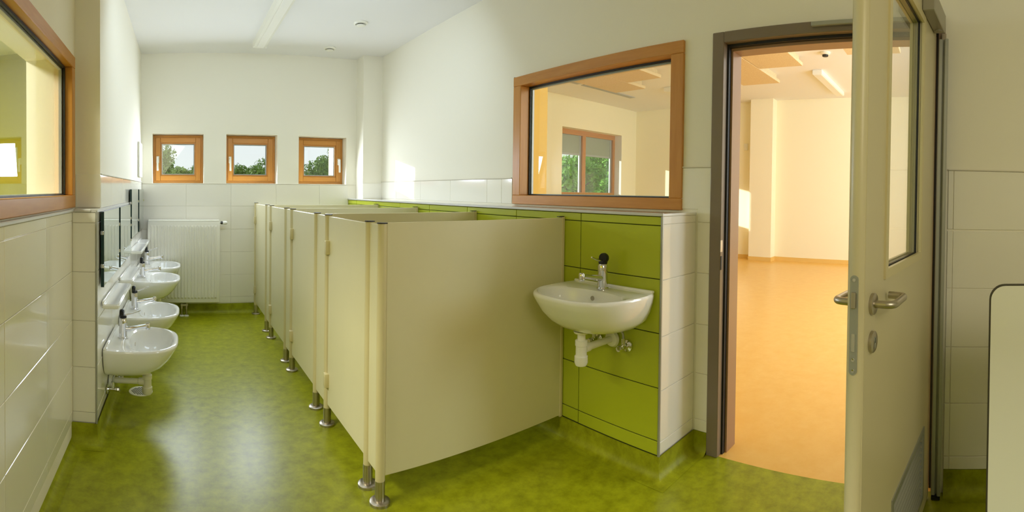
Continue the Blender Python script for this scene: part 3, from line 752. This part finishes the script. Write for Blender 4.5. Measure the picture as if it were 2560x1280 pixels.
bm = bmesh.new(); lathe(bm, [(0.011, RX1 - 0.002), (0.011, RX1 + 0.020)], (0, RY + 0.03, 0.918), 'X', 14); v = obj('valve', bm, ALU, rt)
autosmooth(obj('valve_ring', lathe(bmesh.new(), [(0.014, RX1 + 0.012), (0.016, RX1 + 0.014), (0.016, RX1 + 0.026), (0.013, RX1 + 0.028)], (0, RY + 0.03, 0.918), 'X', 16), BLACK, v))
autosmooth(obj('thermostat_knob', lathe(bmesh.new(), [(0.013, RX1 + 0.028), (0.018, RX1 + 0.034), (0.018, RX1 + 0.062), (0.013, RX1 + 0.072), (0.004, RX1 + 0.074)], (0, RY + 0.03, 0.918), 'X', 18), WPLASTIC, v))
for x in (0.045, 0.092):
    bm = bmesh.new(); tube(bm, [(x, RY + 0.03, 0.0), (x, RY + 0.03, 0.138)], 0.008, 10); lathe(bm, [(0.013, 0.070), (0.013, 0.100)], (x, RY + 0.03, 0), 'Z', 6)
    p = obj('supply_pipe', bm, STEEL, rt)
    obj('pipe_rosette', lathe(bmesh.new(), [(0.024, 0.0), (0.022, 0.008), (0.010, 0.011)], (x, RY + 0.03, 0), 'Z', 18), WPLASTIC, p)
obj('valve_block', B(0.030, 0.108, RY + 0.018, RY + 0.044, 0.098, 0.120, bev=0.004), STEEL, rt)

# ================================================================== FLOOR DRAIN, CEILING FITTINGS, SMALL THINGS
dr = thing('floor_drain', 'round perforated white floor drain below the nearest left washbasin', 'drain', (-0.223, 2.99, 0))
autosmooth(obj('rim', lathe(bmesh.new(), [(0.074, 0.0), (0.073, 0.003), (0.066, 0.0035), (0.064, 0.0015)], (-0.223, 2.99, 0), 'Z', 40), ENAMEL, dr))
obj('grate', lathe(bmesh.new(), [(0.065, 0.0010), (0.065, 0.0025)], (-0.223, 2.99, 0), 'Z', 40), ENAMEL, dr)
bm = bmesh.new()
for i in range(-4, 5):
    for j in range(-4, 5):
        x, y = i * 0.0135 + (j % 2) * 0.0067, j * 0.0125
        if math.hypot(x, y) < 0.055: box(bm, -0.223 + x - 0.0042, -0.223 + x + 0.0042, 2.99 + y - 0.0042, 2.99 + y + 0.0042, 0.002, 0.0030)
tag(obj('grate_holes', bm, BLACK, dr), kind='stuff')

def ceil_z(x): return CZ + 0.018 * (x - 0.5)
lt = thing('ceiling_light', 'long slim white surface-mounted ceiling light over the aisle', 'ceiling light', (0.755, 3.4, ceil_z(0.75)))
zc = ceil_z(0.755)
bm = bmesh.new(); prism(bm, [(0.690, zc), (0.700, zc - 0.045), (0.720, zc - 0.055), (0.795, zc - 0.055), (0.815, zc - 0.045), (0.825, zc)], 2.20, 4.50, 'Y')
obj('housing', bm, ENAMEL, lt)
obj('diffuser', B(0.722, 0.793, 2.21, 4.49, zc - 0.062, zc - 0.054, bev=0.004), WPLASTIC, lt)
obj('end_cap', B(0.692, 0.823, 4.50, 4.508, zc - 0.056, zc, bev=0.002), WPLASTIC, lt)
for x, y, lab in ((1.474, 3.79, 'white round ceiling air valve nearer the camera, showing a dark rim'), (1.453, 4.56, 'faint white round ceiling air valve close to the far wall')):
    t = thing('ceiling_vent', lab, 'ceiling vent', (x, y, ceil_z(x)), 'round air valves in the ceiling'); z = ceil_z(x) - 0.0005
    autosmooth(obj('collar', lathe(bmesh.new(), [(0.058, 0.0), (0.058, -0.006), (0.046, -0.016), (0.040, -0.010), (0.030, 0.0)], (x, y, z), 'Z', 32), ENAMEL, t))
    autosmooth(obj('disc', lathe(bmesh.new(), [(0.012, -0.004), (0.036, -0.022), (0.036, -0.026), (0.020, -0.030), (0.002, -0.031)], (x, y, z), 'Z', 32), ENAMEL, t))

t = thing('hand_dryer', 'slim white rounded wall box at the far end of the basin wall', 'wall box', (*wall_pt(4.66, 0.0), 1.36), None, DB)
bm = bmesh.new(); box(bm, -0.14, 0.14, -0.012, 0.006, 0.0, 0.33, bev=0.008, seg=3); autosmooth(obj('cover', bm, ENAMEL, t, local=True), 50)
obj('back_plate', B(-0.125, 0.125, 0.004, 0.012, 0.015, 0.315), WPLASTIC, t, local=True)

# white board standing at the right edge
pt = thing('partition_board', 'off-white board with a dark rounded edge at the right border', 'partition', (1.50, -0.36, 0))
y0, y1, z1, r = -0.134, -0.78, 0.983, 0.048
def rboard(inset):
    pts = [(y1 + inset, 0.0), (y1 + inset, z1 - inset)]; rr = r - inset
    for i in range(9):
        a = PI / 2 * (1 - i / 8); pts.append((y0 - inset - rr + rr * math.cos(a), z1 - inset - rr + rr * math.sin(a)))
    pts.append((y0 - inset, 0.0)); return pts
obj('core', prism(bmesh.new(), rboard(0), 1.500, 1.513, 'X'), HPLEDGE, pt)
obj('face', prism(bmesh.new(), rboard(0.0045), 1.4975, 1.5155, 'X'), HPL, pt)
for yy in (-0.25, -0.66): obj('floor_bracket', B(1.485, 1.528, yy - 0.02, yy + 0.02, 0.0, 0.05, bev=0.002), STEEL, pt)

# ================================================================== CLASSROOM BEYOND
CX, CYF, CZC, CY0 = 9.0, 6.66, 3.12, -3.0
X0 = XR + 0.145
tag(obj('floor', B(2.085, CX + 0.2, CY0, CYF + 0.3, -0.12, 0.0), YLINO), 'glossy yellow orange linoleum floor of the classroom', 'floor', kind='structure')
tag(obj('ceiling', B(X0 - 0.02, CX + 0.2, CY0, CYF + 0.3, CZC, CZC + 0.15), CEIL), 'white classroom ceiling seen through the doorway', 'ceiling', kind='structure')
wc = structure('wall_classroom', 'pale yellow classroom wall opposite the doorway', 'wall')
obj('plaster', B(CX, CX + 0.2, CY0, CYF + 0.3, 0, CZC), YWALL, wc)
obj('pilaster', B(CX - 0.22, CX, 3.30, 3.76, 0, CZC), YWALL, wc)
# inner face of the dividing wall
bm = bmesh.new(); q = 0.006
box(bm, X0, X0 + q, CY0, DY0 - 0.02, 0, CZC); box(bm, X0, X0 + q, DY0 - 0.02, DY1 + 0.02, DZ + 0.02, CZC); box(bm, X0, X0 + q, DY1 + 0.02, IW[0], 0, CZC)
box(bm, X0, X0 + q, IW[0], IW[1], 0, IW[2]); box(bm, X0, X0 + q, IW[0], IW[1], IW[3], CZC); box(bm, X0, X0 + q, IW[1], CYF, 0, CZC)
tag(obj('wall_divider', bm, YWALL), 'classroom side of the wall around the doorway', 'wall', kind='structure')
obj('pilaster', B(X0, 2.62, 2.80, 3.6, 0, CZC), YDEEP, bpy.data.objects['wall_divider'])
# facade with window
FW = (6.63, 8.42, 1.205, 2.485)
wfc = structure('wall_facade', 'pale yellow classroom facade wall around the wide window', 'wall')
bm = bmesh.new()
box(bm, X0, FW[0], CYF, CYF + 0.34, 0, CZC); box(bm, FW[1] + 0.05, CX + 0.2, CYF, CYF + 0.34, 0, CZC)
box(bm, FW[0], FW[1] + 0.05, CYF, CYF + 0.34, 0, FW[2] - 0.02); box(bm, FW[0], FW[1] + 0.05, CYF, CYF + 0.34, FW[3] + 0.04, CZC)
obj('plaster', bm, YWALL, wfc)
obj('reveal', B(FW[1] + 0.045, FW[1] + 0.050, CYF, CYF + 0.19, FW[2], FW[3] + 0.04), CEIL, wfc)
w6 = structure('window_6', 'wide two-light classroom window with half-lowered grey blinds and trees outside', 'window', ((FW[0] + FW[1]) / 2, CYF + 0.18, FW[2]))
yw = CYF + 0.19; xm = 7.46
obj('frame_head', B(FW[0], FW[1] + 0.05, yw, yw + 0.08, FW[3] - 0.06, FW[3] + 0.04), WOOD, w6)
obj('frame_sill', B(FW[0], FW[1] + 0.05, yw, yw + 0.08, FW[2] - 0.02, FW[2] + 0.06), WOOD, w6)
for a, b in ((FW[0], FW[0] + 0.04), (xm - 0.05, xm + 0.05), (FW[1] - 0.02, FW[1] + 0.05)):
    obj('frame_mullion', B(a, b, yw, yw + 0.08, FW[2] + 0.06, FW[3] - 0.06), WOODV, w6)
for a, b in ((FW[0] + 0.04, xm - 0.05), (xm + 0.05, FW[1] - 0.02)):
    obj('pane', B(a - 0.003, b + 0.003, yw + 0.030, yw + 0.034, FW[2] + 0.057, FW[3] - 0.057), GLASS, w6)
    bm = bmesh.new(); box(bm, b - 0.05, b, yw + 0.042, yw + 0.07, FW[2] + 0.06, FW[3] - 0.06); obj('blind_rail', bm, SPACER, w6)
    bl = obj('roller_blind', B(a, b - 0.05, yw + 0.052, yw + 0.058, 2.06, FW[3] - 0.06), BLIND, w6)
    obj('hem_bar', B(a, b - 0.05, yw + 0.048, yw + 0.064, 2.02, 2.06), SPACER, bl)
# unseen south side of the classroom: opening between posts, added to let daylight in
wsouth = structure('wall_south', 'classroom end wall with a wide opening added to let daylight in, out of view', 'wall')
bm = bmesh.new(); box(bm, X0, CX + 0.2, CY0 - 0.2, CY0, 0, 0.6); box(bm, X0, CX + 0.2, CY0 - 0.2, CY0, 2.8, CZC + 0.1)
for x in (X0, 4.4, 6.6, 8.9): box(bm, x, x + 0.18, CY0 - 0.2, CY0, 0.6, 2.8)
obj('masonry', bm, YWALL, wsouth)
# yellow skirting
bm = bmesh.new(); box(bm, CX - 0.015, CX - 0.0005, CY0, 3.30, 0, 0.075); box(bm, CX - 0.235, CX - 0.2205, 3.30, 3.76, 0, 0.075); box(bm, CX - 0.235, CX, 3.285, 3.2995, 0, 0.075); box(bm, CX - 0.015, CX - 0.0005, 3.76, CYF, 0, 0.075); box(bm, X0 + 0.1, CX - 0.02, CYF - 0.012, CYF - 0.0005, 0, 0.075)
tag(obj('baseboard_classroom', bm, YDEEP), 'narrow golden skirting at the foot of the classroom walls', 'skirting', kind='structure')
# acoustic boards
def aboard(x0, x1, y0, y1, label):
    t = thing('acoustic_board', label, 'ceiling board', ((x0 + x1) / 2, (y0 + y1) / 2, CZC - 0.0), 'wood-wool acoustic boards under the classroom ceiling')
    obj('board', B(x0, x1, y0, y1, 3.00, 3.045, bev=0.004), WWOOL, t)
    bm = bmesh.new(); box(bm, x0 + 0.05, x1 - 0.05, y0 + 0.04, y0 + 0.09, 3.045, CZC); box(bm, x0 + 0.05, x1 - 0.05, y1 - 0.09, y1 - 0.04, 3.045, CZC); obj('batten', bm, WWOOL, t)
aboard(3.9, 6.28, 1.945, 2.565, 'beige acoustic board seen left of centre at the top of the doorway')
aboard(4.7, 7.14, 2.575, 3.195, 'lower left beige acoustic board in the doorway view')
aboard(3.4, 5.90, 0.60, 1.26, 'beige acoustic board behind the top edge of the open door leaf')
aboard(4.2, 6.65, 4.745, 5.375, 'biggest beige acoustic board visible through the interior window')
aboard(3.7, 6.15, 4.10, 4.735, 'beige acoustic board at the upper right of the interior window')
for x0, x1, y, lab in ((6.95, 8.5, 1.93, 'white linear classroom light seen through the doorway'), (7.18, 8.5, 4.66, 'white linear classroom light seen through the interior window')):
    t = thing('linear_light', lab, 'ceiling light', ((x0 + x1) / 2, y, CZC), 'linear lights on the classroom ceiling')
    obj('housing', B(x0, x1, y - 0.075, y + 0.075, CZC - 0.07, CZC, bev=0.006), ENAMEL, t)
    obj('diffuser', B(x0 + 0.02, x1 - 0.02, y - 0.06, y + 0.06, CZC - 0.076, CZC - 0.069), WPLASTIC, t)
for x0, x1, lab in ((5.70, 6.12, 'short grey slot vent at the left of the classroom ceiling'), (6.22, 7.62, 'long grey slot vent along the classroom facade')):
    t = thing('slot_vent', lab, 'slot vent', ((x0 + x1) / 2, 5.74, CZC), 'slot vents in the classroom ceiling')
    obj('frame', B(x0, x1, 5.675, 5.805, CZC - 0.012, CZC), SPACER, t)
    for k in range(3): obj('slot', B(x0 + 0.02, x1 - 0.02, 5.690 + k * 0.036, 5.712 + k * 0.036, CZC - 0.014, CZC - 0.011), ALU, t)
t = thing('smoke_detector', 'small dark ceiling sensor at the top of the doorway view', 'sensor', (6.14, 1.60, CZC))
autosmooth(obj('base', lathe(bmesh.new(), [(0.065, 0), (0.065, -0.02), (0.045, -0.035)], (6.14, 1.60, CZC), 'Z', 24), ENAMEL, t)); obj('chamber', lathe(bmesh.new(), [(0.04, -0.035), (0.038, -0.055), (0.02, -0.06)], (6.14, 1.60, CZC), 'Z', 20), GASKET, t)
t = thing('thermostat', 'tiny white wall switch left of the classroom pilaster', 'switch', (CX, 3.95, 2.2))
obj('case', B(CX - 0.025, CX - 0.0005, 3.90, 3.98, 2.16, 2.29, bev=0.005), WPLASTIC, t); obj('button', B(CX - 0.030, CX - 0.024, 3.92, 3.96, 2.19, 2.22), ENAMEL, t)

# ================================================================== ROOM BEHIND THE LEFT WINDOW
tag(obj('wall_neighbour', B(-3.3, -3.1, -1.0, 5.2, 0, 2.7), OLIVE), 'olive yellow wall of the room behind the left window', 'wall', kind='structure')
bm = bmesh.new(); box(bm, -3.1, XL - 0.25, -1.0, -0.8, 0, 2.7); box(bm, -3.1, XL - 0.25, 5.0, 5.2, 0, 2.7)
tag(obj('wall_neighbour', bm, OLIVE), 'end walls of the room behind the left window', 'wall', kind='structure')
tag(obj('floor', B(-3.1, XL - 0.25, -0.8, 5.0, -0.12, 0.0), LINO), 'green floor of the room behind the left window', 'floor', kind='structure')
tag(obj('ceiling', B(-3.3, XL - 0.25, -1.0, 5.2, 2.7, 2.8), CEIL), 'ceiling of the room behind the left window', 'ceiling', kind='structure')
area('neighbour_fill', (-1.9, 1.8, 2.6), (0, 0, -1), 0.6, 1.6, 160, (1, 0.95, 0.85))  # added light to brighten the room behind the glass; no fixture there

# ================================================================== OUTSIDE
tag(obj('lawn', B(-40, 60, 5.6, 60, -1.2, -0.9), GRASS), 'lawn outside the windows', 'lawn', kind='structure')
def tree(label, x, y, r, ztop, m, nl, leaf_size, flat=0.8, group='trees and shrubs outside the windows', name='tree'):
    zc = ztop - r * flat
    t = thing(name, label, 'tree', (x, y, -0.9), group)
    bm = bmesh.new(); tube(bm, [(x, y, -0.95), (x + 0.05, y, (zc - 0.9) / 2), (x, y, zc + r * 0.3)], [0.10 + r * 0.05, 0.07 + r * 0.04, 0.03], 8); tk = autosmooth(obj('trunk', bm, BARK, t))
    for k in range(6):
        a = 2 * PI * k / 6 + random.random(); e = r * 0.75; bm = bmesh.new()
        tube(bm, [(x, y, zc - r * 0.5), (x + e * 0.5 * math.cos(a), y + e * 0.5 * math.sin(a), zc - r * 0.1), (x + e * math.cos(a), y + e * math.sin(a), zc + r * 0.15 * random.random())], [0.05, 0.03, 0.012], 6)
        autosmooth(obj('branch', bm, BARK, t))
    V, Fc = [], []
    blobs = []
    for k in range(26):
        u = Vector((random.gauss(0, 1), random.gauss(0, 1), random.gauss(0, 1))).normalized() * (random.random() ** 0.4) * r * 0.78
        blobs.append((Vector((u.x, u.y, u.z * flat)), r * random.uniform(0.2, 0.36)))
    for k in range(int(nl * 2.6)):
        c, br_ = random.choice(blobs)
        u = Vector((random.gauss(0, 1), random.gauss(0, 1), random.gauss(0, 1))).normalized() * br_ * random.random() ** 0.35
        p = Vector((x, y, zc)) + c + u
        d = (u.normalized() + Vector((random.gauss(0, .6), random.gauss(0, .6), random.gauss(0, .6)))).normalized()
        s = d.orthogonal().normalized(); s = Matrix.Rotation(random.random() * 6.28, 3, d) @ s; w_ = d.cross(s)
        l = leaf_size * 0.5 * random.uniform(0.6, 1.4); i = len(V)
        V += [p - s * l, p + w_ * l * 0.45 + d * l * 0.12, p + s * l, p - w_ * l * 0.45 + d * l * 0.12]; Fc.append((i, i + 1, i + 2, i + 3))
    me = bpy.data.meshes.new('foliage'); me.from_pydata([v - t.location for v in V], [], Fc); me.materials.append(m)
    o = bpy.data.objects.new('foliage', me); COL.objects.link(o); o.parent = t; o['kind'] = 'stuff'
    return t
tree('broad tree rising to the left in the leftmost far window', -1.0, 18.0, 1.5, 2.95, FOLI[1], 5200, 0.13)
tree('low rounded bush filling the foot of the leftmost far window', 0.30, 15.0, 0.85, 1.92, FOLI[1], 4500, 0.11, 0.7)
tree('dark green bush in the middle far window', 2.62, 17.5, 1.5, 2.42, FOLI[0], 6500, 0.10, 0.9)
tree('tall leafy tree at the right of the rightmost far window', 5.15, 15.5, 1.25, 3.0, FOLI[0], 6000, 0.10, 1.15)
tree('loose sunlit tree in the left light of the classroom window', 12.6, 12.4, 1.7, 3.4, FOLI[2], 6000, 0.15, 1.1)
tree('dense dark tree in the right light of the classroom window', 17.6, 15.0, 2.7, 5.2, FOLI[2], 9000, 0.16, 1.15)
tree('low shrub at the foot of the classroom window view', 12.2, 9.9, 1.0, 1.75, FOLI[2], 4000, 0.14, 0.9)
tree('unseen rounded tree added left of the far windows to shade the two left ones', -4.75, 12.0, 1.35, 4.45, FOLI[0], 7000, 0.15, 1.0)  # out of view, added to block sun beams through the two left windows
